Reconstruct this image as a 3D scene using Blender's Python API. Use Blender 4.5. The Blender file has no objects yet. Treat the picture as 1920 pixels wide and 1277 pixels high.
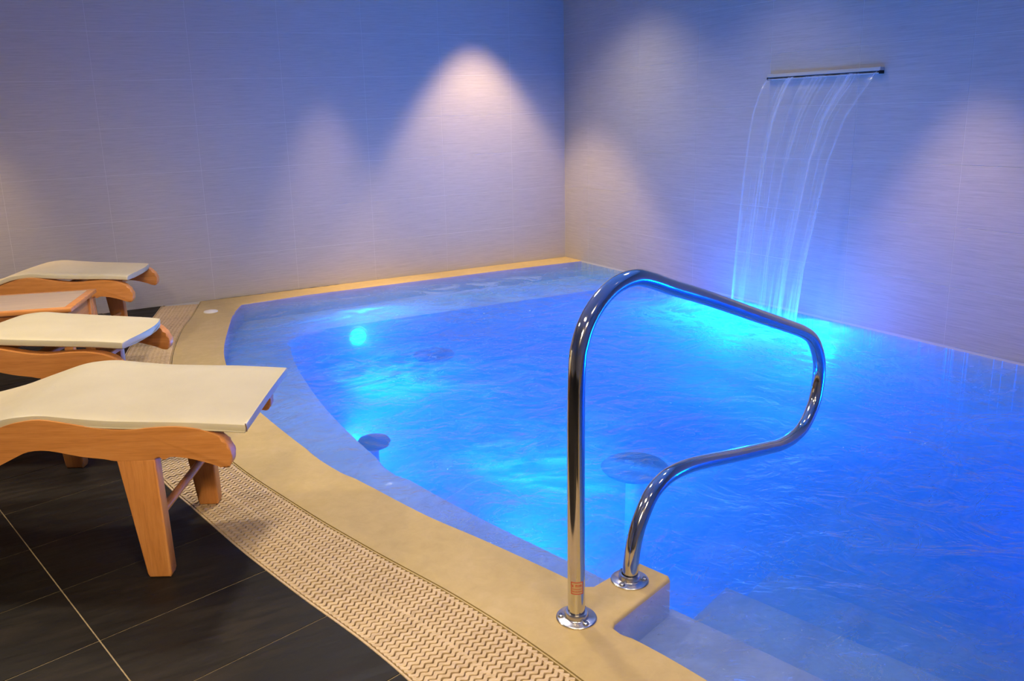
import bpy, bmesh, math, random
from mathutils import Vector, Matrix
random.seed(7)
sc = bpy.context.scene
COL = sc.collection

# ------------------------------------------------------------------ camera
cam_d = bpy.data.cameras.new('camera')
cam = bpy.data.objects.new('camera', cam_d); COL.objects.link(cam)
R_ = Vector((0.90012714, -0.43434654, -0.03337998))
U_ = Vector((0.12896741, 0.19250889, 0.9727835))
F_ = Vector((0.4160992, 0.87993375, -0.22929903))
cam.matrix_world = Matrix(((R_.x, U_.x, -F_.x, -3.7068), (R_.y, U_.y, -F_.y, -5.9336), (R_.z, U_.z, -F_.z, 1.2318), (0, 0, 0, 1)))
cam_d.sensor_width = 36; cam_d.sensor_fit = 'HORIZONTAL'
cam_d.lens = 1552.41 / 1920 * 36
cam_d.shift_x = (960 - 883.65) / 1920; cam_d.shift_y = (574.51 - 638.5) / 1920
cam_d.clip_start = 0.02
sc.camera = cam

# ------------------------------------------------------------------ world, colour management
w = bpy.data.worlds.new('world'); sc.world = w; w.use_nodes = True
w.node_tree.nodes['Background'].inputs[0].default_value = (0.5, 0.45, 0.5, 1)
w.node_tree.nodes['Background'].inputs[1].default_value = 0.02
vs = sc.view_settings
vs.view_transform = 'Standard'; vs.look = 'None'; vs.gamma = 1; vs.use_curve_mapping = False; vs.exposure = 0.0
cy = sc.cycles
cy.use_denoising = True; cy.max_bounces = 7; cy.diffuse_bounces = 3; cy.glossy_bounces = 3; cy.use_adaptive_sampling = True; cy.adaptive_threshold = .02
cy.transmission_bounces = 6; cy.volume_bounces = 2; cy.transparent_max_bounces = 16; cy.sample_clamp_indirect = 6
cy.caustics_reflective = True; cy.caustics_refractive = False

CEIL = 2.35
TH = 0.0506                                   # the right wall is turned by this much from square
TR = Vector((math.sin(TH), -math.cos(TH), 0))     # along the right wall, away from the corner
NR = Vector((-math.cos(TH), -math.sin(TH), 0))    # out of the right wall
def onR(s, d=0.0, z=0.0): return TR * s + NR * d + Vector((0, 0, z))

# ------------------------------------------------------------------ lights
WARM = (1.0, 0.76, 0.44); PEACH = (1.0, 0.68, 0.38); COOL = (1.0, 0.86, 0.63)
BLUE = (0.0, 0.19, 1.0); CYAN = (0.0, 0.38, 1.0)
DN = (0, 0, -1)
SPOTS = [  # x, y, half angle deg, blend, watts, colour, aim
    (-0.82, -0.44, 36, .4, 215, PEACH, DN),
    (-2.02, -0.38, 22, 1.0, 190, PEACH, DN),
    (0.17 - 0.50, -3.42, 26, .6, 165, PEACH, DN),
    (0.05 - 0.62, -1.05, 58, 1.0, 75, COOL, DN),
    (0.10 - 0.62, -2.30, 58, 1.0, 35, COOL, DN),
    (-4.55, -0.50, 32, .8, 150, PEACH, DN),
    (-3.30, -0.65, 28, 1.0, 50, PEACH, DN),
    (-3.75, -2.30, 45, 1.0, 45, WARM, DN),
    (-3.70, -4.60, 55, 1.0, 58, WARM, DN),
    (-2.60, -5.60, 50, 1.0, 62, WARM, DN),
    (-4.30, -6.50, 40, 1.0, 260, WARM, (.22, .95, -.60)),
    (-3.10, -6.60, 38, 1.0, 130, WARM, (-.08, .95, -.62)),
    (-1.30, -4.90, 45, 1.0, 20, PEACH, DN),
    (-2.60, -2.60, 80, 1.0, 165, COOL, DN),  # this and the rows below: wide lamps added as ambient fill
    (-4.60, -2.60, 80, 1.0, 135, COOL, DN),
    (-1.20, -3.60, 80, 1.0, 25, COOL, DN),
    (-3.60, -4.90, 80, 1.0, 65, COOL, DN),
]
def lamp(name, kind, loc, power, color, rot=None, **kw):
    d = bpy.data.lights.new(name, kind); d.energy = power; d.color = color
    for k, v in kw.items(): setattr(d, k, v)
    o = bpy.data.objects.new(name, d); COL.objects.link(o); o.location = loc
    if rot is not None: o.rotation_euler = Vector(rot).to_track_quat('-Z', 'Y').to_euler()
    return o
for (x, y, ha, bl, pw, c, aim) in SPOTS:
    lamp('downlight_beam', 'SPOT', (x, y, CEIL - .03), pw, c, aim, spot_size=math.radians(2 * ha), spot_blend=bl, shadow_soft_size=.03 if ha < 36 else .11)
# pool lamps: position, direction, watts (the lamps themselves are built further down)
UW = [
    (Vector((-2.107, -0.765, -0.215)), Vector((0, -1, .02)), 20, CYAN),
    (onR(2.0, .02, -0.20), NR + Vector((0, 0, .10)), 110, (0.0, 0.25, 1.0)),
    (Vector((-2.715, -2.35, -0.32)), Vector((1, 0.05, .0)), 42, CYAN),
    (Vector((-2.56, -3.65, -0.34)), Vector((1, 0.3, .0)), 36, CYAN),
    (onR(5.10, .02, -0.24), NR + Vector((0, 0, .0)), 140, BLUE),  # added to throw blue light on the steps
    (onR(2.66, .02, -0.20), NR + Vector((0, 0, .10)), 75, (0.0, 0.27, 1.0)),  # second wall lamp, added to brighten the right part of the foam
]
for (p, d, pw, c) in UW:
    dn = d.normalized()
    lamp('pool_lamp_beam', 'AREA', p + dn * .02, pw * .68, c, dn, shape='DISK', size=.14)

# ------------------------------------------------------------------ node helpers
def mat(name):
    m = bpy.data.materials.new(name); m.use_nodes = True
    nt = m.node_tree; b = nt.nodes['Principled BSDF']
    return m, nt, b
def N(nt, t, **kw):
    n = nt.nodes.new(t)
    for k, v in kw.items():
        if k.startswith('i_'): n.inputs[k[2:].replace('_', ' ')].default_value = v
        else: setattr(n, k, v)
    return n
def L(nt, a, b): nt.links.new(a, b)
def noise(nt, vec, scale, detail=4, rough=.55, dist=0):
    n = N(nt, 'ShaderNodeTexNoise'); n.inputs['Scale'].default_value = scale
    n.inputs['Detail'].default_value = detail; n.inputs['Roughness'].default_value = rough
    n.inputs['Distortion'].default_value = dist
    L(nt, vec, n.inputs['Vector']); return n.outputs['Fac']
def coords(nt, scale=(1, 1, 1), obj=False):
    mp = N(nt, 'ShaderNodeMapping'); mp.inputs['Scale'].default_value = scale
    src = N(nt, 'ShaderNodeTexCoord').outputs['Object'] if obj else N(nt, 'ShaderNodeNewGeometry').outputs['Position']
    L(nt, src, mp.inputs['Vector']); return mp.outputs['Vector']
def ramp(nt, fac, stops):
    r = N(nt, 'ShaderNodeValToRGB'); e = r.color_ramp.elements
    e[0].position, e[0].color = stops[0][0], (*stops[0][1], 1)
    e[1].position, e[1].color = stops[-1][0], (*stops[-1][1], 1)
    for p, c in stops[1:-1]:
        k = e.new(p); k.color = (*c, 1)
    L(nt, fac, r.inputs['Fac']); return r.outputs['Color']
def bump(nt, h, dist, strength=1):
    b = N(nt, 'ShaderNodeBump'); b.inputs['Distance'].default_value = dist; b.inputs['Strength'].default_value = strength
    L(nt, h, b.inputs['Height']); return b.outputs['Normal']
def math_(nt, op, a, b=None, clamp=False):
    m = N(nt, 'ShaderNodeMath', operation=op, use_clamp=clamp)
    for i, v in enumerate((a, b)):
        if v is None: continue
        if hasattr(v, 'links') or not isinstance(v, (int, float)): L(nt, v, m.inputs[i])
        else: m.inputs[i].default_value = v
    return m.outputs[0]
def maprange(nt, v, a, b, c, d):
    m = N(nt, 'ShaderNodeMapRange', clamp=True); m.interpolation_type = 'SMOOTHSTEP'
    L(nt, v, m.inputs[0])
    for i, k in enumerate((a, b, c, d)): m.inputs[i + 1].default_value = k
    return m.outputs[0]

M = {}
# wall tile: fine combed horizontal grain
m, nt, b = mat('wall_tile'); v = coords(nt, (4.5, 4.5, 150)); v2 = coords(nt, (14, 14, 420))
g1 = noise(nt, v, 1.0, 5, .7); g2 = noise(nt, v2, 1.0, 3, .6)
g = math_(nt, 'ADD', math_(nt, 'MULTIPLY', g1, .65), math_(nt, 'MULTIPLY', g2, .35))
L(nt, ramp(nt, g, [(.3, (.385, .355, .315)), (.5, (.47, .435, .39)), (.7, (.54, .505, .46))]), b.inputs['Base Color'])
b.inputs['Roughness'].default_value = .5; b.inputs['Specular IOR Level'].default_value = .35
L(nt, bump(nt, g, .0012, .5), b.inputs['Normal']); M['wall_tile'] = m
m, nt, b = mat('wall_grout'); b.inputs['Base Color'].default_value = (.62, .59, .55, 1); b.inputs['Roughness'].default_value = .9; M['wall_grout'] = m
# slate floor tile
m, nt, b = mat('slate_tile'); v = coords(nt, (1, 1, 1))
mp = N(nt, 'ShaderNodeMapping'); mp.inputs['Rotation'].default_value = (0, 0, -.28); mp.inputs['Scale'].default_value = (5, 28, 10)
L(nt, N(nt, 'ShaderNodeNewGeometry').outputs['Position'], mp.inputs['Vector'])
a1 = noise(nt, v, 3.0, 6, .6, .4); a2 = noise(nt, mp.outputs[0], 1.0, 6, .65)
oi = N(nt, 'ShaderNodeObjectInfo')
mixf = math_(nt, 'ADD', math_(nt, 'MULTIPLY', a1, .5), math_(nt, 'MULTIPLY', a2, .45))
mixf = math_(nt, 'ADD', mixf, math_(nt, 'MULTIPLY', math_(nt, 'SUBTRACT', oi.outputs['Random'], .5), .06))
L(nt, ramp(nt, mixf, [(.30, (.007, .006, .006)), (.48, (.012, .010, .008)), (.62, (.026, .019, .013)), (.74, (.048, .035, .021))]), b.inputs['Base Color'])
L(nt, maprange(nt, a2, .3, .7, .42, .62), b.inputs['Roughness']); b.inputs['Specular IOR Level'].default_value = .2
L(nt, bump(nt, mixf, .004, .5), b.inputs['Normal']); M['slate'] = m
m, nt, b = mat('floor_grout'); v = coords(nt)
L(nt, ramp(nt, noise(nt, v, 60), [(.3, (.26, .20, .11)), (.7, (.40, .31, .18))]), b.inputs['Base Color']); b.inputs['Roughness'].default_value = .9; M['floor_grout'] = m
# beige trowelled coping
m, nt, b = mat('coping'); v = coords(nt)
a1 = noise(nt, v, 2.6, 6, .6, .6); a2 = noise(nt, v, 22, 5, .65, .5); a3 = noise(nt, v, 9, 7, .75, .8)
c1 = ramp(nt, math_(nt, 'ADD', math_(nt, 'MULTIPLY', a1, .6), math_(nt, 'MULTIPLY', a2, .4)), [(.32, (.43, .315, .125)), (.5, (.50, .37, .155)), (.68, (.57, .43, .20))])
mx = N(nt, 'ShaderNodeMix', data_type='RGBA'); L(nt, maprange(nt, a3, .66, .78, 0, .3), mx.inputs[0]); L(nt, c1, mx.inputs[6]); mx.inputs[7].default_value = (.27, .19, .10, 1)
L(nt, mx.outputs[2], b.inputs['Base Color']); b.inputs['Roughness'].default_value = .42; b.inputs['Specular IOR Level'].default_value = .4
L(nt, bump(nt, a2, .0015, .4), b.inputs['Normal']); M['coping'] = m
# pool plaster
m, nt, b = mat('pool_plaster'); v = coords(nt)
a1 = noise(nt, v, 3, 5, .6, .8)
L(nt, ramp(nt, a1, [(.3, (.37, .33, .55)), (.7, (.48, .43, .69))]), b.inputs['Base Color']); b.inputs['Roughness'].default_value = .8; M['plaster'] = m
# grating plastic
m, nt, b = mat('grate_plastic'); v = coords(nt)
oi = N(nt, 'ShaderNodeObjectInfo')
L(nt, ramp(nt, math_(nt, 'ADD', math_(nt, 'MULTIPLY', noise(nt, v, 70, 3), .8), math_(nt, 'MULTIPLY', oi.outputs['Random'], .2)), [(.3, (.46, .33, .18)), (.5, (.57, .42, .24)), (.75, (.65, .50, .30))]), b.inputs['Base Color'])
b.inputs['Roughness'].default_value = .5; M['grate'] = m
m, nt, b = mat('channel_dark'); b.inputs['Base Color'].default_value = (.012, .008, .004, 1); b.inputs['Roughness'].default_value = .9; M['channel'] = m
# beech wood (grain along local x, or along local z for legs)
def wood(name, sc_, cols=((.51, .19, .045), (.66, .265, .066), (.74, .33, .10))):
    m, nt, b = mat(name); v = coords(nt, sc_, obj=True)
    a = noise(nt, v, 1.0, 6, .6, .3); f = noise(nt, coords(nt, tuple(k * 5 for k in sc_), obj=True), 1.0, 3, .6)
    s = math_(nt, 'ADD', math_(nt, 'MULTIPLY', a, .6), math_(nt, 'MULTIPLY', f, .4))
    L(nt, ramp(nt, s, [(.32, cols[0]), (.5, cols[1]), (.68, cols[2])]), b.inputs['Base Color'])
    b.inputs['Roughness'].default_value = .36; L(nt, bump(nt, s, .0006, .3), b.inputs['Normal']); return m
M['wood_x'] = wood('beech_wood_lengthwise', (3, 30, 60)); M['wood_z'] = wood('beech_wood_upright', (60, 30, 4)); M['wood_y'] = wood('beech_wood_crosswise', (60, 3, 60))
M['wood_pale'] = wood('pale_table_board', (2, 24, 24), ((.50, .36, .24), (.56, .41, .28), (.62, .46, .33)))
# cream vinyl
m, nt, b = mat('cream_vinyl'); v = coords(nt, obj=True)
a = noise(nt, v, 5, 4); f = noise(nt, v, 260, 2)
L(nt, ramp(nt, a, [(.35, (.54, .475, .315)), (.65, (.585, .52, .355))]), b.inputs['Base Color']); b.inputs['Roughness'].default_value = .42
L(nt, bump(nt, math_(nt, 'ADD', f, math_(nt, 'MULTIPLY', a, 6)), .0008, .35), b.inputs['Normal']); M['vinyl'] = m
m, nt, b = mat('dark_seam'); b.inputs['Base Color'].default_value = (.20, .12, .05, 1); b.inputs['Roughness'].default_value = .8; M['seam'] = m
# chrome
m, nt, b = mat('polished_steel'); b.inputs['Base Color'].default_value = (.62, .60, .57, 1); b.inputs['Metallic'].default_value = 1
L(nt, maprange(nt, noise(nt, coords(nt), 14, 4), .3, .7, .06, .13), b.inputs['Roughness']); M['chrome'] = m
m, nt, b = mat('satin_steel'); b.inputs['Base Color'].default_value = (.62, .60, .57, 1); b.inputs['Metallic'].default_value = 1; b.inputs['Roughness'].default_value = .24; M['steel_satin'] = m
m, nt, b = mat('brushed_steel'); b.inputs['Base Color'].default_value = (.55, .52, .42, 1); b.inputs['Metallic'].default_value = .15; b.inputs['Roughness'].default_value = .45; M['steel'] = m
m, nt, b = mat('slot_black'); b.inputs['Base Color'].default_value = (.008, .008, .01, 1); b.inputs['Roughness'].default_value = .6; M['black'] = m
m, nt, b = mat('white_plastic'); b.inputs['Base Color'].default_value = (.75, .74, .72, 1); b.inputs['Roughness'].default_value = .35; M['white'] = m
m, nt, b = mat('red_print'); b.inputs['Base Color'].default_value = (.50, .03, .015, 1); b.inputs['Roughness'].default_value = .5; M['red'] = m
m, nt, b = mat('label_film'); b.inputs['Base Color'].default_value = (.52, .36, .18, 1); b.inputs['Roughness'].default_value = .5; M['film'] = m
m, nt, b = mat('dark_blue_fitting'); b.inputs['Base Color'].default_value = (.01, .012, .05, 1); b.inputs['Roughness'].default_value = .6; M['fitting'] = m
m, nt, b = mat('ceiling_paint'); b.inputs['Base Color'].default_value = (.62, .60, .57, 1); b.inputs['Roughness'].default_value = .9; M['ceiling'] = m
def emis(name, c, s):
    m, nt, b = mat(name); b.inputs['Base Color'].default_value = (.02, .02, .02, 1)
    b.inputs['Emission Color'].default_value = (*c, 1); b.inputs['Emission Strength'].default_value = s; return m
M['lamp_warm'] = emis('warm_lens', (1, .75, .5), 6); M['lamp_blue'] = emis('pool_lens', (0, .75, 1), 3.0); M['lamp_deep'] = emis('deep_pool_lens', (0, .18, 1), 1.2)

# pool water: clear body that swallows red, rippled skin, drifting air bubbles, painted glints and haze
def water_mat():
    m = bpy.data.materials.new('pool_water'); m.use_nodes = True; nt = m.node_tree; nt.nodes.clear()
    out = N(nt, 'ShaderNodeOutputMaterial')
    v = coords(nt, (1, 1, 0))
    n1 = noise(nt, v, 5.0, 4, .55, 1.2); n2 = noise(nt, v, 22.0, 3, .6, .8); n3 = noise(nt, v, 1.6, 2, .5, 1.5)
    hh = math_(nt, 'ADD', math_(nt, 'MULTIPLY', n1, 1.0), math_(nt, 'MULTIPLY', n2, .22))
    hh = math_(nt, 'ADD', hh, math_(nt, 'MULTIPLY', n3, 1.2))
    nr = bump(nt, hh, .05, .8)
    tr = N(nt, 'ShaderNodeBsdfTransparent'); tr.inputs[0].default_value = (.93, .97, 1, 1)
    gl = N(nt, 'ShaderNodeBsdfGlossy'); gl.inputs['Roughness'].default_value = .10; gl.inputs['Color'].default_value = (1, 1, 1, 1); L(nt, nr, gl.inputs['Normal'])
    fr = N(nt, 'ShaderNodeFresnel'); fr.inputs['IOR'].default_value = 1.33; L(nt, nr, fr.inputs['Normal'])
    mx = N(nt, 'ShaderNodeMixShader'); L(nt, math_(nt, 'MULTIPLY', fr.outputs[0], .65), mx.inputs[0]); L(nt, tr.outputs[0], mx.inputs[1]); L(nt, gl.outputs[0], mx.inputs[2])
    # bubbles
    ds = N(nt, 'ShaderNodeBsdfTranslucent'); ds.inputs[0].default_value = (.9, .95, 1, 1)
    dd = N(nt, 'ShaderNodeBsdfDiffuse'); dd.inputs[0].default_value = (.75, .8, .85, 1)
    bb = N(nt, 'ShaderNodeMixShader'); bb.inputs[0].default_value = .06; L(nt, ds.outputs[0], bb.inputs[1]); L(nt, dd.outputs[0], bb.inputs[2])
    # swirls everywhere
    sw = noise(nt, coords(nt, (1.4, 2.2, 0)), 1.5, 7, .62, 2.2)
    swm = maprange(nt, sw, .38, .72, .05, .32)
    # the churned patch where the sheet of water lands
    pos = N(nt, 'ShaderNodeNewGeometry').outputs['Position']
    def patch(cx, cy_, rx, ry, amp, rot=0):
        mp = N(nt, 'ShaderNodeMapping'); mp.vector_type = 'TEXTURE'
        mp.inputs['Location'].default_value = (cx, cy_, -.012); mp.inputs['Scale'].default_value = (rx, ry, 1); mp.inputs['Rotation'].default_value = (0, 0, rot)
        L(nt, pos, mp.inputs[0]); ln = N(nt, 'ShaderNodeVectorMath', operation='LENGTH'); L(nt, mp.outputs[0], ln.inputs[0])
        return maprange(nt, ln.outputs['Value'], .1, 1.0, amp, 0)
    ch = noise(nt, coords(nt, (3, 1.6, 0)), 2.4, 8, .68, 1.6)
    chm = maprange(nt, ch, .40, .56, .12, 1.0)
    pt = math_(nt, 'MULTIPLY', patch(-.50, -2.75, .50, 1.40, 1.0, .05), chm)
    rd = noise(nt, coords(nt, (1.5, 2.6, 0)), 3.2, 5, .6, 1.8)
    glint_m = math_(nt, 'ABSOLUTE', math_(nt, 'SUBTRACT', rd, .5))
    glint_m = math_(nt, 'MULTIPLY', maprange(nt, glint_m, .0, .022, .34, 0), maprange(nt, n3, .42, .66, 0, 1))  # thin streaks painted into the bubble mask as surface glints
    haze_patch = math_(nt, 'MULTIPLY', patch(-1.0, -.66, 1.25, .42, .75), maprange(nt, sw, .40, .62, 0, 1.0))  # pale haze over the far ledge, painted into the bubble mask
    tot = math_(nt, 'MAXIMUM', math_(nt, 'MAXIMUM', math_(nt, 'MAXIMUM', swm, glint_m), pt), haze_patch, clamp=True)
    m2 = N(nt, 'ShaderNodeMixShader'); L(nt, tot, m2.inputs[0]); L(nt, mx.outputs[0], m2.inputs[1]); L(nt, bb.outputs[0], m2.inputs[2])
    L(nt, m2.outputs[0], out.inputs['Surface'])
    va = N(nt, 'ShaderNodeVolumeAbsorption'); va.inputs['Color'].default_value = (.12, .68, 1, 1); va.inputs['Density'].default_value = 2.4
    vsc = N(nt, 'ShaderNodeVolumeScatter'); vsc.inputs['Color'].default_value = (.08, .45, 1, 1); vsc.inputs['Density'].default_value = 1.35; vsc.inputs['Anisotropy'].default_value = .0
    va2 = N(nt, 'ShaderNodeAddShader'); L(nt, va.outputs[0], va2.inputs[0]); L(nt, vsc.outputs[0], va2.inputs[1])
    L(nt, va2.outputs[0], out.inputs['Volume'])
    return m
M['water'] = water_mat()
def fall_mat():
    m = bpy.data.materials.new('falling_water'); m.use_nodes = True; nt = m.node_tree; nt.nodes.clear()
    out = N(nt, 'ShaderNodeOutputMaterial'); uv = N(nt, 'ShaderNodeTexCoord').outputs['UV']
    def mp(sx, sy):
        q = N(nt, 'ShaderNodeMapping'); q.inputs['Scale'].default_value = (sx, sy, 1); L(nt, uv, q.inputs[0]); return q.outputs[0]
    a = noise(nt, mp(7, .7), 1, 4, .6, .35); f = noise(nt, mp(34, 1.1), 1, 3, .6, .3)
    s = maprange(nt, math_(nt, 'ADD', math_(nt, 'MULTIPLY', a, .6), math_(nt, 'MULTIPLY', f, .4)), .46, .69, .04, .40)
    sx = N(nt, 'ShaderNodeSeparateXYZ'); L(nt, uv, sx.inputs[0])
    ed = maprange(nt, math_(nt, 'ABSOLUTE', math_(nt, 'SUBTRACT', sx.outputs[0], .5)), .475, .497, 0, .20)
    s = math_(nt, 'ADD', s, ed, clamp=True)
    tr = N(nt, 'ShaderNodeBsdfTransparent'); tl = N(nt, 'ShaderNodeBsdfTranslucent'); df = N(nt, 'ShaderNodeBsdfDiffuse'); gl = N(nt, 'ShaderNodeBsdfGlossy')
    gl.inputs['Roughness'].default_value = .15
    for q in (tl, df): q.inputs[0].default_value = (.9, .93, 1, 1)
    m1 = N(nt, 'ShaderNodeMixShader'); m1.inputs[0].default_value = .5; L(nt, tl.outputs[0], m1.inputs[1]); L(nt, df.outputs[0], m1.inputs[2])
    m3 = N(nt, 'ShaderNodeMixShader'); m3.inputs[0].default_value = .15; L(nt, m1.outputs[0], m3.inputs[1]); L(nt, gl.outputs[0], m3.inputs[2])
    m2 = N(nt, 'ShaderNodeMixShader'); L(nt, s, m2.inputs[0]); L(nt, tr.outputs[0], m2.inputs[1]); L(nt, m3.outputs[0], m2.inputs[2])
    L(nt, m2.outputs[0], out.inputs['Surface']); return m
M['fall'] = fall_mat()

# ------------------------------------------------------------------ mesh helpers
def link(name, me, material=None, parent=None, smooth=False):
    if material is not None and not me.materials: me.materials.append(material)
    o = bpy.data.objects.new(name, me); COL.objects.link(o)
    if parent is not None: o.parent = parent
    if smooth:
        for p in me.polygons: p.use_smooth = True
        me.set_sharp_from_angle(angle=math.radians(40))
    return o
def from_bm(name, bm, material=None, parent=None, smooth=False):
    bmesh.ops.recalc_face_normals(bm, faces=bm.faces)
    me = bpy.data.meshes.new(name); bm.to_mesh(me); bm.free(); return link(name, me, material, parent, smooth)
def empty(name, loc=(0, 0, 0), rz=0):
    o = bpy.data.objects.new(name, None); COL.objects.link(o); o.location = loc; o.rotation_euler = (0, 0, rz); o.empty_display_size = .1; return o
def tag(o, label=None, cat=None, group=None, kind=None):
    if label: o['label'] = label
    if cat: o['category'] = cat
    if group: o['group'] = group
    if kind: o['kind'] = kind
    return o
def box_bm(x0, x1, y0, y1, z0, z1, bev=0, seg=2):
    bm = bmesh.new()
    vs_ = [bm.verts.new((x, y, z)) for x in (x0, x1) for y in (y0, y1) for z in (z0, z1)]
    for f in ((0, 1, 3, 2), (4, 6, 7, 5), (0, 4, 5, 1), (2, 3, 7, 6), (0, 2, 6, 4), (1, 5, 7, 3)): bm.faces.new([vs_[i] for i in f])
    if bev: bmesh.ops.bevel(bm, geom=bm.edges[:], offset=bev, segments=seg, affect='EDGES', profile=.5)
    return bm
def prism_bm(poly, z0, z1, bev=0, seg=2):
    bm = bmesh.new(); lo = [bm.verts.new((x, y, z0)) for x, y in poly]; hi = [bm.verts.new((x, y, z1)) for x, y in poly]
    bm.faces.new(lo[::-1]); top = bm.faces.new(hi); n = len(poly)
    for i in range(n): bm.faces.new((lo[i], lo[(i + 1) % n], hi[(i + 1) % n], hi[i]))
    if bev: bmesh.ops.bevel(bm, geom=list(top.edges), offset=bev, segments=seg, affect='EDGES', profile=.5)
    return bm
def catmull(pts, n=8, closed=False):
    out = []; k = len(pts); P = [Vector(p) for p in pts]
    rng = range(k) if closed else range(k - 1)
    for i in rng:
        p1, p2 = P[i % k], P[(i + 1) % k]
        p0 = P[(i - 1) % k] if (closed or i > 0) else p1 * 2 - p2
        p3 = P[(i + 2) % k] if (closed or i + 2 < k) else p2 * 2 - p1
        for j in range(n):
            t = j / n
            out.append(.5 * ((2 * p1) + (p2 - p0) * t + (2 * p0 - 5 * p1 + 4 * p2 - p3) * t * t + (3 * p1 - p0 - 3 * p2 + p3) * t ** 3))
    if not closed: out.append(P[-1])
    return out
def sweep_bm(path, r, seg=20, cap=True):
    bm = bmesh.new(); rings = []; up = None
    for i, p in enumerate(path):
        a = path[max(i - 1, 0)]; c = path[min(i + 1, len(path) - 1)]; t = (c - a).normalized()
        if up is None: up = t.orthogonal().normalized()
        up = (up - t * up.dot(t)).normalized(); s = t.cross(up)
        rad = r(i / (len(path) - 1)) if callable(r) else r
        rings.append([bm.verts.new(p + (up * math.cos(2 * math.pi * k / seg) + s * math.sin(2 * math.pi * k / seg)) * rad) for k in range(seg)])
    for a, c in zip(rings, rings[1:]):
        for k in range(seg): bm.faces.new((a[k], a[(k + 1) % seg], c[(k + 1) % seg], c[k]))
    if cap: bm.faces.new(rings[0][::-1]); bm.faces.new(rings[-1])
    return bm
def lathe_bm(prof, seg=32):
    bm = bmesh.new(); rings = []
    for r, z in prof:
        rings.append([bm.verts.new((r * math.cos(2 * math.pi * k / seg), r * math.sin(2 * math.pi * k / seg), z)) for k in range(seg)] if r > 1e-6 else [bm.verts.new((0, 0, z))])
    for a, c in zip(rings, rings[1:]):
        for k in range(seg):
            q = [a[k % len(a)], a[(k + 1) % len(a)], c[(k + 1) % len(c)], c[k % len(c)]]
            u = []
            for x in q:
                if x not in u: u.append(x)
            if len(u) > 2: bm.faces.new(u)
    return bm

# ------------------------------------------------------------------ plan curves
GI = catmull([(-2.995, .0), (-3.115, -.45), (-3.235, -.859), (-3.358, -1.511), (-3.392, -2.2), (-3.315, -2.90), (-3.176, -3.447), (-3.054, -3.833), (-2.943, -4.148), (-2.868, -4.419), (-2.815, -4.70), (-2.765, -5.1), (-2.73, -5.6), (-2.72, -6.5)], 12)
GI = [Vector((p[0], p[1])) for p in GI]
def gw(y): return .25 + max(0, min(1, (-y - 3.2) / 1.3)) * .045
def resample(poly, step):
    out = [(poly[0].copy(), (poly[1] - poly[0]).normalized())]; need = step
    for a, c in zip(poly, poly[1:]):
        l = (c - a).length; pos = 0
        while need <= l - pos:
            pos += need; need = step; out.append((a + (c - a) * (pos / l), (c - a).normalized()))
        need -= (l - pos)
    return out
GS = resample(GI, .02)
GO = [p + Vector((t.y, -t.x)) * gw(p.y) for p, t in GS]      # outer edge, floor side
GO[0] = Vector((-3.245, 0))
def go_x(y):
    for a, c in zip(GO, GO[1:]):
        if (a.y - y) * (c.y - y) <= 0 and a.y != c.y: return a.x + (c.x - a.x) * (y - a.y) / (c.y - a.y)
    return GO[-1].x
EDGE_C = [(-2.751, -.244), (-2.86, -.52), (-2.942, -.827), (-3.055, -1.313), (-3.106, -1.679), (-3.128, -2.09), (-3.098, -2.502), (-3.009, -3.103), (-2.917, -3.437), (-2.835, -3.71), (-2.752, -3.92), (-2.681, -4.113), (-2.625, -4.275)]
EC = [Vector((p[0], p[1])) for p in catmull(EDGE_C, 5)]
PL = [Vector(p) for p in ((-2.60, -4.288), (-2.445, -4.246), (-2.424, -4.250), (-2.394, -4.343), (-2.402, -4.358), (-2.643, -4.447), (-2.658, -4.462), (-2.655, -4.49))]
E2 = [Vector((p[0], p[1])) for p in catmull([(-2.655, -4.49), (-2.618, -4.61), (-2.585, -4.75), (-2.51, -5.1), (-2.46, -5.5), (-2.44, -6.45)], 4)]
POOL = [Vector((.48, -.225))] + [Vector((x, -.232)) for x in (-.6, -1.2, -1.8, -2.3)] + EC + PL + E2[1:] + [Vector((.5, -6.45))]

# ------------------------------------------------------------------ room shell
def struct(o): o['kind'] = 'structure'; return o
TILE_D = .010; J = .0011
def clip_half(poly, n, c):        # keep n.p <= c
    out = []
    for i in range(len(poly)):
        a, d = poly[i], poly[(i + 1) % len(poly)]; fa, fd = n.dot(a) - c, n.dot(d) - c
        if fa <= 0: out.append(a)
        if fa * fd < 0: out.append(a + (d - a) * (fa / (fa - fd)))
    return out
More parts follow.
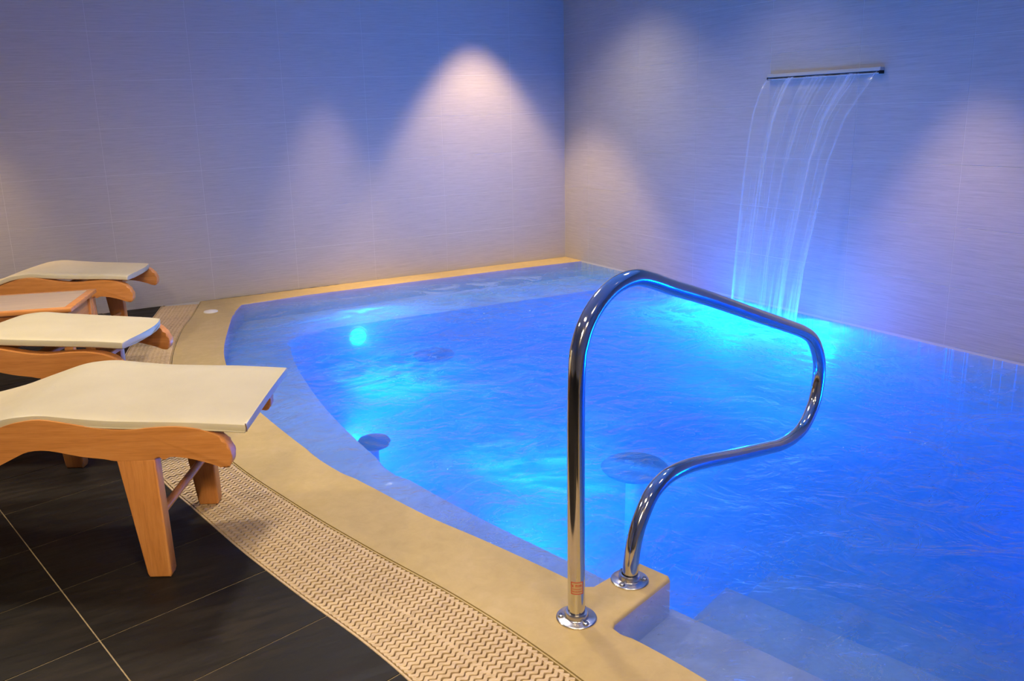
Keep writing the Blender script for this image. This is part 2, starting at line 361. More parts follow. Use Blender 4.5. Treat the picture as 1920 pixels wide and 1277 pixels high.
# floor: grout bed with slate tiles laid at an angle
fl_pts = [Vector((-6.3, .0))] + [Vector((-6.3, -7.0)), Vector((GO[-1].x, -7.0))] + GO[::-6] + [GO[0]]
floor = struct(from_bm('floor', prism_bm([tuple(p) for p in fl_pts], -.12, -.0015), M['floor_grout']))
tA = Vector((math.cos(.2803), math.sin(.2803))); nA = Vector((-tA.y, tA.x)); O = Vector((-3.788, -3.910))
PT = .308; PLN = .616
A_of = lambda p: (p - O).dot(tA); B_of = lambda p: (p - O).dot(nA)
GAB = sorted([(B_of(p), A_of(p)) for p in GO])
def a_lim(bv):
    for (b0, a0), (b1, a1) in zip(GAB, GAB[1:]):
        if b0 <= bv <= b1: return a0 + (a1 - a0) * (bv - b0) / max(b1 - b0, 1e-6)
    return GAB[0][1] if bv < GAB[0][0] else GAB[-1][1]
nt_ = 0
for r in range(-10, 15):
    for c in range(-5, 3):
        a0, a1, b0, b1 = c * PLN + .0018, (c + 1) * PLN - .0018, r * PT + .0018, (r + 1) * PT - .0018
        bs = [b0 + (b1 - b0) * k / 8 for k in range(9)]
        right = [(min(a1, a_lim(bv) - .004), bv) for bv in bs]
        if max(x for x, _ in right) <= a0 + .01: continue
        right = [(max(x, a0 + .001), bv) for x, bv in right]
        poly = [Vector((a0, b0))] + [Vector(q) for q in right] + [Vector((a0, b1))]
        poly = [O + tA * q.x + nA * q.y for q in poly]
        for n_, c_ in ((Vector((0, 1)), -.003), (Vector((0, -1)), 7.0), (Vector((-1, 0)), 6.0)): poly = clip_half(poly, n_, c_) if poly else poly
        q2 = []
        for p in poly:
            if not q2 or (p - q2[-1]).length > .0008: q2.append(p)
        if len(q2) > 1 and (q2[0] - q2[-1]).length < .0008: q2.pop()
        if len(q2) < 3: continue
        ar = abs(sum(q2[i].x * q2[(i + 1) % len(q2)].y - q2[(i + 1) % len(q2)].x * q2[i].y for i in range(len(q2)))) / 2
        if ar < .0006: continue
        from_bm('floor_tile', prism_bm([tuple(p) for p in q2], -.008, 0 + random.uniform(-.0003, .0003)), M['slate'], floor)

# walls: backing plus 30 x 60 tiles hung on it
def tile_mesh(wd, ht):
    return box_bm(J, wd - J, 0, TILE_D, J, ht - J, .0005, 1)
tile_cache = {}
def wall_tiles(parent, origin, along, normal, first, length, rows, base=0.0):
    rot = Matrix((( along.x, normal.x, 0), (along.y, normal.y, 0), (0, 0, 1))).to_4x4()
    s = 0.0; k = 0
    while s < length - .01:
        wd = first if k == 0 else min(.6, length - s)
        for r in range(rows):
            ht = .3
            key = (round(wd, 3), ht)
            if key not in tile_cache:
                bm = tile_mesh(wd, ht); bmesh.ops.recalc_face_normals(bm, faces=bm.faces); me = bpy.data.meshes.new('wall_tile'); bm.to_mesh(me); bm.free(); me.materials.append(M['wall_tile']); tile_cache[key] = me
            o = bpy.data.objects.new('wall_tile', tile_cache[key]); COL.objects.link(o); o.parent = parent
            p = origin + along * s + normal * (-TILE_D + random.uniform(-.0002, .0002))
            o.matrix_local = Matrix.Translation((p.x, p.y, base + r * ht)) @ rot
        s += wd; k += 1
X = Vector((1, 0, 0)); Y = Vector((0, 1, 0))
wl = struct(from_bm('wall_left', box_bm(-6.4, .25, .0009, .15, -.9, CEIL), M['wall_grout']))
wall_tiles(wl, Vector((0, 0.0, 0)), -X, -Y, .4959, 5.0, 9)
bmr = bmesh.new()
q = [onR(-.1, -.0009), onR(7.3, -.0009), onR(7.3, -.16), onR(-.1, -.16)]
wr = struct(from_bm('wall_right', prism_bm([(p.x, p.y) for p in q], -.9, CEIL), M['wall_grout'])); bmr.free()
wall_tiles(wr, onR(0), TR, NR, .3225, 6.4, 9)
struct(from_bm('wall_back', box_bm(-6.4, .6, -7.15, -7.0, -.9, CEIL), M['wall_tile']))
struct(from_bm('wall_far_left', box_bm(-6.45, -6.3, -7.0, .0, -.2, CEIL), M['wall_tile']))
struct(from_bm('ceiling', box_bm(-6.45, .6, -7.15, .15, CEIL, CEIL + .1), M['ceiling']))

# coping slab (outer line = grating, inner line = water's edge) with the pool's side walls
bm = bmesh.new()
outer = [Vector((.62, 0))] + [Vector((GI[0].x + .004, 0))] + [p + Vector((-t.y, t.x)) * .004 for p, t in GS[2::3]] + [Vector((-2.72, -6.99)), Vector((.62, -6.99))]
def loop(pts, z): return [bm.verts.new((p.x, p.y, z)) for p in pts]
lo_, li_ = loop(outer, 0), loop(POOL, 0)
eo = [bm.edges.new((lo_[i], lo_[(i + 1) % len(lo_)])) for i in range(len(lo_))]; ei = [bm.edges.new((li_[i], li_[(i + 1) % len(li_)])) for i in range(len(li_))]
bmesh.ops.triangle_fill(bm, edges=eo + ei, use_beauty=True)
lb = loop(POOL, -.75); n = len(POOL)
for i in range(n): bm.faces.new((li_[i], li_[(i + 1) % n], lb[(i + 1) % n], lb[i]))
lob = loop(outer, -.05); n = len(outer)
for i in range(n): bm.faces.new((lo_[i], lo_[(i + 1) % n], lob[(i + 1) % n], lob[i]))
bmesh.ops.bevel(bm, geom=ei, offset=.009, segments=3, affect='EDGES', profile=.5)
for f in bm.faces:
    if f.calc_center_median().z < -.02 and len(f.verts) == 4 and f.calc_center_median().z < -.1: f.material_index = 1
coping = struct(from_bm('pool_coping', bm, M['coping'], None, True)); coping.data.materials.append(M['plaster'])
coping['label'] = 'smooth beige coping around the curved pool edge, with a rail plinth'

# basin: floor, seat ledge, steps
basin = empty('pool_basin'); struct(basin)
bm = bmesh.new(); ZF = -.55
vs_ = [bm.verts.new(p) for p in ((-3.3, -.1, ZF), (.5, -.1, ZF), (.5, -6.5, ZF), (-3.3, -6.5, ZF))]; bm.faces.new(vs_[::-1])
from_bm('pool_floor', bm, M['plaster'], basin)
BO = [Vector((.12, -.20)), Vector((-.6, -.20)), Vector((-1.2, -.20)), Vector((-1.8, -.20)), Vector((-2.3, -.20)), Vector((-2.62, -.2)), Vector((-2.79, -.2)), Vector((-2.97, -.6)), Vector((-3.03, -.9)), Vector((-3.12, -1.4)), Vector((-3.17, -2.1)), Vector((-3.12, -2.6)), Vector((-3.05, -3.1)), Vector((-2.96, -3.45)), Vector((-2.87, -3.75)), Vector((-2.75, -4.1)), Vector((-2.66, -4.3))]
BI_ = [Vector((.12, -.75)), Vector((-.6, -.75)), Vector((-1.2, -.75)), Vector((-1.8, -.75)), Vector((-2.25, -.75)), Vector((-2.40, -.76)), Vector((-2.50, -.80)), Vector((-2.58, -.90)), Vector((-2.63, -1.05)), Vector((-2.70, -1.5)), Vector((-2.745, -2.12)), Vector((-2.745, -2.6)), Vector((-2.72, -3.0)), Vector((-2.65, -3.35)), Vector((-2.57, -3.65)), Vector((-2.48, -3.95)), Vector((-2.40, -4.23))]
BO = [Vector((p[0], p[1])) for p in catmull(BO, 4)]; BI_ = [Vector((p[0], p[1])) for p in catmull(BI_, 4)]
bm = bmesh.new(); ZB = -.13
a = [bm.verts.new((p.x, p.y, ZB)) for p in BO]; c = [bm.verts.new((p.x, p.y, ZB)) for p in BI_]; d = [bm.verts.new((p.x, p.y, ZF - .02)) for p in BI_]
rim = []
for i in range(len(a) - 1):
    bm.faces.new((a[i], c[i], c[i + 1], a[i + 1])); f = bm.faces.new((c[i], d[i], d[i + 1], c[i + 1]))
    rim.append(bm.edges.get((c[i], c[i + 1])))
bmesh.ops.bevel(bm, geom=rim, offset=.03, segments=4, affect='EDGES', profile=.5)
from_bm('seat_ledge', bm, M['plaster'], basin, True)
dS = Vector((.305, -.952)); EL = [Vector((-2.371, -4.326)), Vector((-2.055, -4.20)), Vector((-1.745, -4.08)), Vector((-1.44, -3.96))]
IN = Vector((-2.70, -4.46))
for i, e in enumerate(EL):
    z = -.012 - .1 * (i + 1)
    pts = [IN + Vector((0, .0)), e, e + dS * 2.15, Vector((-2.75, -6.45))]
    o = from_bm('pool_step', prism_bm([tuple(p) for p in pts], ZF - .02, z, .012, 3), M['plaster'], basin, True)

# round floor nozzles and lamps in the basin
def ring_fitting(name, loc, nrm, R, mats, label, group, cat):
    t = empty(name, loc); t.rotation_euler = Vector(nrm).to_track_quat('Z', 'Y').to_euler(); tag(t, label, cat, group)
    from_bm('rim', lathe_bm([(R * .80, .0), (R * .80, .012), (R * .86, .018), (R * .96, .014), (R, .0)]), mats[0], t, True)
    from_bm('lens' if cat == 'lamp' else 'grille', lathe_bm([(0, .013), (R * .4, .012), (R * .78, .008), (R * .8, 0)]), mats[1], t, True)
    return t
def jet(x, y, h, R, lb_):
    t = empty('water_nozzle', (x, y, ZF)); tag(t, lb_, 'nozzle', 'round nozzles in the pool basin')
    from_bm('stand', lathe_bm([(R * .6, 0), (R * .55, .015), (R * .30, .04), (R * .26, h - .06), (R * .45, h - .03)], 28), M['plaster'], t, True)
    from_bm('grille', lathe_bm([(0, h + .012), (R * .5, h + .010), (R * .9, h), (R, h - .012), (R * .9, h - .028), (R * .4, h - .035), (0, h - .035)], 28), M['fitting'], t, True)
for a_ in ((-1.90, -3.53, .445, .130, 'dark round nozzle in the pool behind the handrail base'),
           (-2.635, -2.60, .37, .075, 'dark round nozzle nearest the curved seat ledge'),
           (-1.96, -1.72, .445, .120, 'dark round nozzle before the far seat ledge, right of the small lamp')): jet(*a_)
LL = ['small bright cyan lamp in the far seat ledge', 'cyan lamp in the right wall where the waterfall lands', 'pool lamp in the curved ledge wall, midway', 'pool lamp in the curved ledge wall by the handrail', 'added pool lamp in the right wall, brightening the steps', 'added cyan pool lamp in the right wall, brightening the foam']
for (p, dr, pw, c), lb_ in zip(UW, LL):
    pl = ring_fitting('pool_lamp', p - dr.normalized() * .018, dr, .075, (M['steel'], M['lamp_blue'] if 'small' in lb_ else M['lamp_deep']), lb_, 'round lamps in the pool basin', 'lamp')

# water body
wp = []
n = len(POOL)
for i, p in enumerate(POOL):
    a, c = POOL[i - 1], POOL[(i + 1) % n]; t = (c - a).normalized(); nn = Vector((-t.y, t.x))
    wp.append((p - nn * .004) if i not in (0, n - 1) else p)
wp[0] = Vector((.012, -.229)); wp[-1] = Vector((onR(6.44).x, -6.44))
bm = bmesh.new()
hi = [bm.verts.new((p.x, p.y, -.012)) for p in wp]; lo = [bm.verts.new((p.x, p.y, -.70)) for p in wp]
bm.faces.new(hi); bm.faces.new(lo[::-1])
for i in range(len(hi)): bm.faces.new((lo[i], lo[(i + 1) % len(hi)], hi[(i + 1) % len(hi)], hi[i]))
water = from_bm('pool_water', bm, M['water']); tag(water, 'glowing blue rippled water filling the curved pool', 'water', kind='stuff')

# ------------------------------------------------------------------ overflow grating: one wavy bar after another
PITCH = .0179
def bar_mesh():
    Wd = .25; lam = .0236; A = .0043; half = (PITCH - .0058) / 2; per = Wd / lam; ns = int(per * 8)
    bm = bmesh.new(); rows = []
    for i in range(ns + 1):
        s = i / ns; x = s * Wd; e = min(s, 1 - s) * Wd
        hw = half * (1 if e > .005 else math.sqrt(max(0.08, 1 - ((.005 - e) / .005) ** 2)))
        y = A * math.cos(2 * math.pi * x / lam)
        rows.append([bm.verts.new((s, y - hw, -.020)), bm.verts.new((s, y - hw, -.0008)), bm.verts.new((s, y - hw * .8, 0)), bm.verts.new((s, y + hw * .8, 0)), bm.verts.new((s, y + hw, -.0008)), bm.verts.new((s, y + hw, -.020))])
    for a, c in zip(rows, rows[1:]):
        for k in range(5): bm.faces.new((a[k], a[k + 1], c[k + 1], c[k]))
    bm.faces.new(rows[0]); bm.faces.new(rows[-1][::-1])
    for s0 in (.012, .47, .955):       # webs that tie a bar to its neighbour
        x0, x1 = s0, s0 + .035
        y0 = A * math.cos(2 * math.pi * (x0 + x1) / 2 * Wd / lam)
        v = [bm.verts.new((x, y, z)) for x in (x0, x1) for y in (y0 + half * .5, y0 + half + .005) for z in (-.010, -.0012)]
        for f in ((0, 1, 3, 2), (4, 6, 7, 5), (0, 4, 5, 1), (2, 3, 7, 6), (0, 2, 6, 4), (1, 5, 7, 3)): bm.faces.new([v[i] for i in f])
    bmesh.ops.recalc_face_normals(bm, faces=bm.faces)
    me = bpy.data.meshes.new('grate_bar'); bm.to_mesh(me); bm.free(); me.materials.append(M['grate']); return me
bar_me = bar_mesh()
grating = empty('overflow_grating', (GI[0].x, GI[0].y, 0)); gl0 = Vector((GI[0].x, GI[0].y, 0))
tag(grating, 'beige wavy-slotted overflow grating curving between slate floor and coping', 'grating')
GB = resample(GI, PITCH)[1:296]
for p, t in GB:
    d = Vector((t.y, -t.x)); wd = gw(p.y) - .012
    if p.x + d.x * wd < -10: continue
    o = bpy.data.objects.new('grate_bar', bar_me); COL.objects.link(o); o.parent = grating
    q = p + d * .006
    # keep the first bars clear of the wall
    if (q + d * wd).y > -.008 or q.y > -.008: continue
    yv = Vector((-d.y, d.x))
    o.matrix_local = Matrix.Translation((q.x - gl0.x, q.y - gl0.y, 0.0)) @ Matrix(((d.x * wd, yv.x, 0, 0), (d.y * wd, yv.y, 0, 0), (0, 0, 1, 0), (0, 0, 0, 1)))
# edging strips and the dark channel under the bars
def ribbon(name, off0, off1, z0, z1, material, parent, base):
    bm = bmesh.new(); rows = []
    for p, t in GS[::2]:
        d = Vector((t.y, -t.x)); a = p + d * (off0 if off0 < .1 else gw(p.y) + off0 - .25); c = p + d * (off1 if off1 < .1 else gw(p.y) + off1 - .25)
        if a.y > -.0005: a.y = -.0005
        if c.y > -.0005: c.y = -.0005
        rows.append([bm.verts.new((a.x - base.x, a.y - base.y, z0)), bm.verts.new((a.x - base.x, a.y - base.y, z1)), bm.verts.new((c.x - base.x, c.y - base.y, z1)), bm.verts.new((c.x - base.x, c.y - base.y, z0))])
    for a, c in zip(rows, rows[1:]):
        for k in range(4): bm.faces.new((a[k], a[(k + 1) % 4], c[(k + 1) % 4], c[k]))
    bm.faces.new(rows[0][::-1]); bm.faces.new(rows[-1])
    return from_bm(name, bm, material, parent)
ribbon('edge_strip', .2465, .2520, -.03, .0, M['grate'], grating, gl0)
ribbon('edge_strip', -.0005, .0035, -.03, -.001, M['coping'], grating, gl0)
ribbon('drain_channel', .002, .249, -.055, -.032, M['channel'], grating, gl0)

# ------------------------------------------------------------------ waterfall
sp = empty('waterfall_spout', onR(2.50, 0, 1.36)); sp.rotation_euler = (0, 0, math.atan2(TR.y, TR.x))
tag(sp, 'slim steel waterfall spout set high in the right wall', 'spout')
# local x along the wall, local y: to the room is -y? (TR x Z) -> use signed side
side = 1 if (Vector((-TR.y, TR.x, 0)).dot(NR) > 0) else -1
def sbox(name, x0, x1, y0, y1, z0, z1, material, bev=.0015):
    ya, yb = sorted((side * y0, side * y1)); return from_bm(name, box_bm(x0, x1, ya, yb, z0, z1, bev, 1), material, sp)
HW = .37
sbox('top_plate', -HW, HW, -.02, .032, .006, .024, M['steel'])
sbox('slot_shade', -HW + .004, HW - .004, -.02, .022, -.004, .006, M['black'], 0)  # solid black bar painting the shadow under the top plate
sbox('bottom_lip', -HW + .004, HW - .004, -.02, .028, -.008, -.004, M['steel'], .001)
for s_ in (-1, 1): sbox('end_cheek', min(s_ * HW, s_ * (HW - .006)), max(s_ * HW, s_ * (HW - .006)), -.02, .036, -.010, .007, M['black'], .001)
def fall_D(z): return .024 + .5 * math.sqrt(max(0, 2 * (1.362 - z) / 9.8))
def lerp_tab(tab, z):
    for (z0, s0), (z1, s1) in zip(tab, tab[1:]):
        if z1 <= z <= z0: return s0 + (s1 - s0) * (z0 - z) / (z0 - z1)
    return tab[-1][1]
TL = [(1.40, 2.145), (1.26, 2.131), (1.16, 2.124), (.89, 2.136), (.575, 2.15), (.25, 2.16), (-.1, 2.168)]
TR_ = [(1.40, 2.86), (1.30, 2.845), (1.255, 2.815), (1.12, 2.75), (.91, 2.702), (.62, 2.678), (.32, 2.648), (-.1, 2.64)]
bm = bmesh.new(); uvl = bm.loops.layers.uv.new('UVMap'); NZ, NS = 60, 90; grid = {}
for side_i in (0, 1):
    for i in range(NZ + 1):
        z = 1.361 - (1.361 + .0105) * (i / NZ) ** 1.15
        for j in range(NS + 1):
            f = j / NS; s = lerp_tab(TL, z) * (1 - f) + lerp_tab(TR_, z) * f
            edge = min(f, 1 - f); dep = .0015 + .004 * math.exp(-edge * 30) * min(1, i / 8)
            wv = .004 * math.sin(f * 23 + 1.2 * math.sin(i * .05)) * min(1, i / 15) + .0025 * math.sin(f * 61 + i * .04) * min(1, i / 15)
            grid[side_i, i, j] = bm.verts.new(onR(s, fall_D(z) + wv + (dep if side_i else -dep), z))
uvs = {}
def q_face(keys, flip=False):
    f = bm.faces.new([grid[k] for k in keys])
    for lp, k in zip(f.loops, keys): lp[uvl].uv = (k[2] / NS, k[1] / NZ)
for i in range(NZ):
    for j in range(NS):
        q_face([(1, i, j), (1, i + 1, j), (1, i + 1, j + 1), (1, i, j + 1)])
        q_face([(0, i, j), (0, i, j + 1), (0, i + 1, j + 1), (0, i + 1, j)])
for i in range(NZ):
    q_face([(0, i, 0), (0, i + 1, 0), (1, i + 1, 0), (1, i, 0)]); q_face([(0, i, NS), (1, i, NS), (1, i + 1, NS), (0, i + 1, NS)])
fall = from_bm('water_sheet', bm, M['fall'], None, True); tag(fall, 'thin streaked sheet of water falling from the wall spout', 'water', kind='stuff')

# ------------------------------------------------------------------ handrail
A0 = Vector((-2.716, -4.387, 0)); dR = Vector((.94509, .32681, 0))
rail_pts = [(0, .004), (0, .30), (.002, .55), (.008, .66), (.018, .70), (.045, .748), (.094, .790), (.157, .816), (.232, .822), (.30, .806), (.40, .770), (.60, .702), (.85, .611), (1.10, .521), (1.23, .472), (1.31, .427), (1.365, .358), (1.382, .287), (1.358, .190), (1.285, .123), (1.20, .104), (1.10, .108), (1.00, .128), (.80, .170), (.60, .215), (.50, .233), (.42, .238), (.365, .230), (.315, .205), (.268, .150), (.245, .100), (.234, .050), (.229, .004)]
path = [A0 + dR * p[0] + Vector((0, 0, p[1])) for p in catmull(rail_pts, 6)]
hr = empty('pool_handrail', A0); tag(hr, 'polished steel looped handrail standing on the pool coping plinth', 'handrail')
from_bm('rail_tube', sweep_bm([p - A0 for p in path], .0212, 28), M['chrome'], hr, True)
for u in (0, .228):
    fl = from_bm('base_flange', lathe_bm([(.021, .0005), (.0500, .0005), (.0505, .0022), (.0490, .0040), (.0470, .0046), (.0310, .0056), (.0295, .0066), (.0288, .0085), (.0285, .0170), (.0270, .0195), (.0215, .0200)], 40), M['chrome'], hr, True)
    fl.data.materials[0] = M['steel_satin']
    fl.location = dR * u
    for k in range(3):
        an = 2.1 * k + .55 + u * 4
        s_ = from_bm('screw', lathe_bm([(0, .0058), (.0020, .0058), (.0024, .0040), (.0030, .0040), (.0036, .0062), (.0062, .0050), (.0078, .0025), (.0082, 0)], 14), M['chrome'], fl, True); s_.location = (.0390 * math.cos(an), .0390 * math.sin(an), .0049)
# printed label on the upright
vd = (Vector((-3.7068, -5.9336, 0)) - A0).normalized(); a_c = math.atan2(vd.y, vd.x) + .12
zL = .094
def curved_patch(a0, a1, z0, z1, r, n=8):
    bm = bmesh.new(); rows = []
    for rr in (r, r + .0004):
        rows.append([[bm.verts.new((rr * math.cos(a0 + (a1 - a0) * i / n), rr * math.sin(a0 + (a1 - a0) * i / n), z)) for z in (z0, z1)] for i in range(n + 1)])
    for i in range(n):
        a, c = rows[1][i], rows[1][i + 1]; bm.faces.new((a[0], a[1], c[1], c[0])); a, c = rows[0][i], rows[0][i + 1]; bm.faces.new((a[0], c[0], c[1], a[1]))
        for k in (0, 1): bm.faces.new((rows[0][i][k], rows[1][i][k], rows[1][i + 1][k], rows[0][i + 1][k]))
    for i in (0, n): bm.faces.new((rows[0][i][0], rows[0][i][1], rows[1][i][1], rows[1][i][0]))
    return bm
W2 = .80; a0, a1 = a_c - W2 + .06, a_c + W2 - .1
lab = from_bm('sticker', curved_patch(a0, a1, zL - .0165, zL + .0165, .0213), M['film'], hr); tag(lab, 'red-bordered printed sticker')
bmx = bmesh.new()
def addp(b2):
    me = bpy.data.meshes.new('t'); b2.to_mesh(me); b2.free(); bmx.from_mesh(me); bpy.data.meshes.remove(me)
tk = .0016
addp(curved_patch(a0, a1, zL + .0165 - tk, zL + .0165, .0218)); addp(curved_patch(a0, a1, zL - .0165, zL - .0165 + tk, .0218))
addp(curved_patch(a0, a0 + tk / .021, zL - .0165, zL + .0165, .0218, 1)); addp(curved_patch(a1 - tk / .021, a1, zL - .0165, zL + .0165, .0218, 1))
random.seed(3)
for row, (zz, hh, n_) in enumerate(((zL + .0065, .0062, 6), (zL - .002, .0022, 9), (zL - .0085, .0030, 8))):
    for k in range(n_):
        if row == 0 and k == 1: continue
        c0 = a0 + .16 + (a1 - a0 - .32) * k / n_; c1 = c0 + (a1 - a0 - .32) / n_ * .62
        if row == 0:
            addp(curved_patch(c0, c0 + .035, zz - hh / 2, zz + hh / 2, .0218, 1)); addp(curved_patch(c1 - .03, c1, zz - hh / 2, zz + hh / 2, .0218, 1)); addp(curved_patch(c0, c1, zz + random.choice((-.5, 0, .36)) * hh, zz + random.choice((.0, .4)) * hh + .0008, .0218, 1))
        else: addp(curved_patch(c0, c1, zz - hh / 2, zz + hh / 2 * random.uniform(.2, 1), .0218, 1))
from_bm('sticker_print', bmx, M['red'], lab)

# ------------------------------------------------------------------ round white cap in the coping
cp = from_bm('round_cap', lathe_bm([(0, .012), (.022, .0115), (.026, .008), (.044, .006), (.047, .0), (.03, -.004), (0, -.004)], 36), M['white'], None, True)
cp.location = (-2.985, -.385, .001); tag(cp, 'round white plastic cap on the coping by the far wall', 'cap')

# ------------------------------------------------------------------ loungers
TOP = [(-1.58, 1.0), (-1.45, .86), (-1.25, .62), (-1.05, .43), (-.9, .355), (-.75, .335), (-.6, .365), (-.46, .425), (-.367, .457), (-.323, .468), (-.267, .473), (-.198, .461), (-.117, .444), (-.047, .437), (.024, .441), (.095, .442), (.160, .431), (.206, .410), (.230, .380), (.236, .345), (.228, .326), (.213, .319), (.175, .335), (.113, .353), (.055, .358), (.036, .352), (.0, .350), (-.05, .350), (-.082, .351), (-.108, .357), (-.17, .366), (-.252, .385), (-.308, .384), (-.354, .365), (-.45, .320), (-.60, .265), (-.75, .24), (-.93, .255), (-1.12, .34), (-1.32, .53), (-1.52, .78), (-1.66, .95)]
def plate_bm(poly, y0, y1, bev=.007):
    bm = bmesh.new(); a = [bm.verts.new((x, y0, z)) for x, z in poly]; c = [bm.verts.new((x, y1, z)) for x, z in poly]; n = len(poly)
    f1 = bm.faces.new(a); f2 = bm.faces.new(c[::-1])
    for i in range(n): bm.faces.new((a[i], a[(i + 1) % n], c[(i + 1) % n], c[i]))
    if bev: bmesh.ops.bevel(bm, geom=list(f1.edges) + list(f2.edges), offset=bev, segments=3, affect='EDGES', profile=.5)
    return bm
FW = .48
def cushion_bm(uend, v0, v1, th, warp, rc, dz):
    # top surface height along u, wrapped in a rounded cross-section
    prof = [(-1.50, 1.0), (-1.25, .70), (-1.05, .49), (-.9, .405), (-.75, .38), (-.6, .405), (-.47, .446), (-.38, .474), (-.32, .483), (-.262, .484), (-.19, .475), (-.09, .464), (.02, .458), (.12, .453), (.20, .447), (.285, .440)]
    prof = [(a_, z_ + dz * max(0, min(1, (a_ + .6) / .5))) for a_, z_ in prof]
    pr = catmull(prof, 6); us = [p for p in pr if p[0] <= uend + 1e-6]
    if us[-1][0] < uend - .002: us.append(Vector((uend, us[-1][1] - (uend - us[-1][0]) * .1)))
    bm = bmesh.new(); rings = []; nv = 12; nu = len(us)
    for i, p in enumerate(us):
        t = (us[min(i + 1, nu - 1)] - us[max(i - 1, 0)]).normalized(); nrm = Vector((-t.y, t.x))
        if nrm.y < 0: nrm = -nrm
        ring = []
        fr = [(v, 0.0) for v in [k / nv for k in range(nv + 1)]]
        sec = []
        r = min(.010, th * .45)
        for k in range(nv + 1): sec.append((v0 + r + (v1 - v0 - 2 * r) * k / nv, 0.0, k / nv))
        sec += [(v1 - r * .3, -r * .3, 1), (v1, -r, 1), (v1, -th + r * .5, 1), (v1 - r * .5, -th, 1)]
        for k in range(nv, -1, -2): sec.append((v0 + r + (v1 - v0 - 2 * r) * k / nv, -th, k / nv))
        sec += [(v0, -th + r * .5, 0), (v0, -r, 0), (v0 + r * .3, -r * .3, 0)]
        for (v, dn, f) in sec:
            u_sh = 0
            if rc:                           # rounded foot end
                g_ = max(0, (p[0] - (uend - .25)) / .25)
                u_sh = -rc * g_ ** 2 * (abs(2 * f - .75)) ** 2.2
            crown = .004 * (1 - (2 * f - 1) ** 2) - warp * f * max(0, min(1, (p[0] + .7) / .8))
            q = Vector((p[0] + u_sh, p[1])) + nrm * (dn + (crown if dn > -r else crown))
            ring.append(bm.verts.new((q[0], v, q[1])))
        rings.append(ring)
    m_ = len(rings[0])
    for a, c in zip(rings, rings[1:]):
        for k in range(m_): bm.faces.new((a[k], a[(k + 1) % m_], c[(k + 1) % m_], c[k]))
    bm.faces.new(rings[0][::-1]); f2 = bm.faces.new(rings[-1])
    bmesh.ops.bevel(bm, geom=list(f2.edges), offset=.0035, segments=2, affect='EDGES', profile=.5)
    return bm
def smooth_poly(pts, n=3): return [(p[0], p[1]) for p in catmull(pts, n, closed=True)]
frame_poly = smooth_poly(TOP, 3)
def side_frame(y0, y1, par): return from_bm('side_frame', plate_bm(frame_poly, y0, y1), M['wood_x'], par, True)
def leg(y0, y1, par, head=False):
    pts = [(-.076, .352), (.028, .352), (.034, .012), (.030, .0), (-.029, .0), (-.034, .012)] if not head else [(-1.02, .36), (-.92, .30), (-1.02, .0), (-1.09, .0)]
    return from_bm('leg', plate_bm(pts, y0, y1, .005), M['wood_z'], par, True)
def lounger(loc, rz, label, cush):
    t = empty('sun_lounger', loc, rz); tag(t, label, 'lounger', 'wooden loungers with cream pads in a row on the left')
    for y0 in (0, FW - .042):
        side_frame(y0, y0 + .042, t)
        leg(y0, y0 + .042, t); leg(y0, y0 + .042, t, True)
    for (u, z, r) in ((.0, .165, .0125), (-1.02, .17, .0125)):
        from_bm('stretcher', sweep_bm([Vector((u, .035, z)), Vector((u, FW / 2, z)), Vector((u, FW - .035, z))], r, 16), M['wood_y'], t, True)
    for u, z in ((.12, .405), (-.12, .405), (-.40, .41), (-.75, .29), (-1.05, .39)):
        from_bm('cross_rail', box_bm(u - .03, u + .03, .038, FW - .038, z - .009, z + .009, .003, 1), M['wood_y'], t)
    cu = from_bm('pad', cushion_bm(*cush), M['vinyl'], t, True); tag(cu, 'cream vinyl pad')
    uend, v0, v1, th = cush[:4]
    # piped seam low on the side and down the foot corner
    pr = [p for p in catmull([(-.6, .378), (-.47, .432), (-.38, .452), (-.32, .462), (-.262, .462), (-.19, .453), (-.09, .443), (.02, .437), (.12, .432), (.20, .426), (uend - .004, .419)], 4)]
    if cush[5] == 0:
        from_bm('piping', sweep_bm([Vector((p[0], v0 - .0005, p[1])) for p in pr], .0022, 8), M['vinyl'], cu, True)
        from_bm('corner_stitch', sweep_bm([Vector((uend - .002, v0 + .001, .443)), Vector((uend + .0005, v0 - .0006, .432)), Vector((uend + .0005, v0 - .0006, .421))], .0017, 8), M['seam'], cu, True)
    return t
lounger((-3.625, -3.678, 0), -.45, 'nearest wooden lounger with wide cream pad and tapered foot leg', (.280, .006, .518, .025, .0, 0, 0))
lounger((-3.829, -2.728, 0), -.45, 'middle wooden lounger with cream pad, just behind the nearest one', (.248, .012, .472, .028, .024, .030, .028))
lounger((-3.71, -1.268, 0), -.37, 'farthest wooden lounger with cream pad, by the back wall behind the table', (.228, .010, .470, .026, .014, .022, .014))

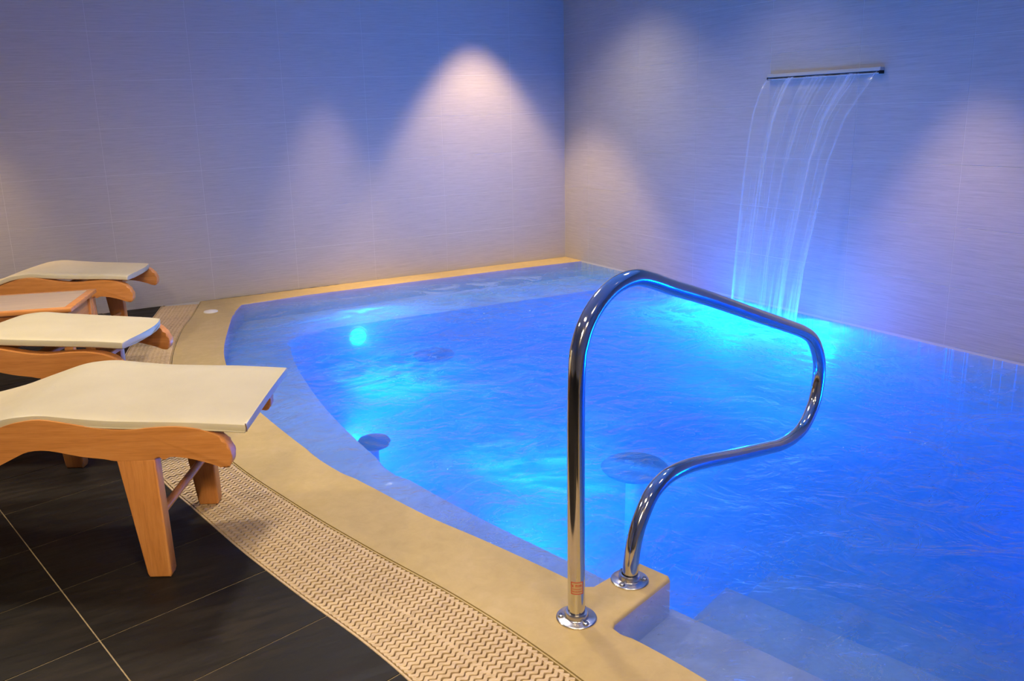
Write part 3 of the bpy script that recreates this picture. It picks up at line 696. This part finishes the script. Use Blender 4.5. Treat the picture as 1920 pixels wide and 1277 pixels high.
# ------------------------------------------------------------------ side table between the loungers
tb = empty('side_table', (-3.778, -1.916, 0), -.275); tag(tb, 'low wooden side table with a pale framed top between two loungers', 'table')
TW, TLn, TH_ = .43, .62, .44
from_bm('tabletop', box_bm(-TLn, 0, 0, TW, TH_ - .020, TH_ - .001, .003, 2), M['wood_x'], tb, True)
from_bm('top_panel', box_bm(-TLn + .03, -.035, .03, TW - .03, TH_ - .004, TH_, .0006, 1), M['wood_pale'], tb)
for y0 in (.03, TW - .05): from_bm('apron', box_bm(-TLn + .05, -.05, y0, y0 + .02, TH_ - .115, TH_ - .020, .002, 1), M['wood_x'], tb)
for x0 in (-TLn + .03, -.052): from_bm('apron', box_bm(x0, x0 + .02, .04, TW - .04, TH_ - .115, TH_ - .020, .002, 1), M['wood_y'], tb)
for x0 in (-TLn + .02, -.060):
    for y0 in (.02, TW - .06): from_bm('leg', box_bm(x0, x0 + .04, y0, y0 + .04, 0, TH_ - .020, .004, 2), M['wood_z'], tb, True)

# ------------------------------------------------------------------ ceiling downlights (above the frame); the widest beams are added fill
DLN = ['washing the far wall near the corner', 'washing the middle of the far wall', 'washing the right wall right of the waterfall', 'by the right wall near the corner', 'above the waterfall spout', 'by the far wall at the left edge', 'above the far end of the grating', 'above the side table', 'above the slate floor by the nearest lounger', 'above the steps and coping', 'behind the loungers, aimed at them', 'behind the handrail, aimed along the grating', 'above the pool steps', 'added as ambient fill over the middle of the pool', 'added as ambient fill over the heads of the loungers', 'added as ambient fill over the deep right side of the pool', 'added as ambient fill over the near end of the grating']
for (x, y, ha, bl, pw, c, aim), dl in zip(SPOTS, DLN):
    t = empty('downlight', (x, y, CEIL)); tag(t, 'small round ceiling downlight ' + dl, 'lamp', 'ceiling downlights')
    from_bm('trim_ring', lathe_bm([(.034, -.002), (.036, -.006), (.050, -.005), (.052, 0)], 28), M['white'], t, True)
    from_bm('lens', lathe_bm([(0, -.001), (.034, -.001), (.034, 0)], 24), M['lamp_warm'], t, True)
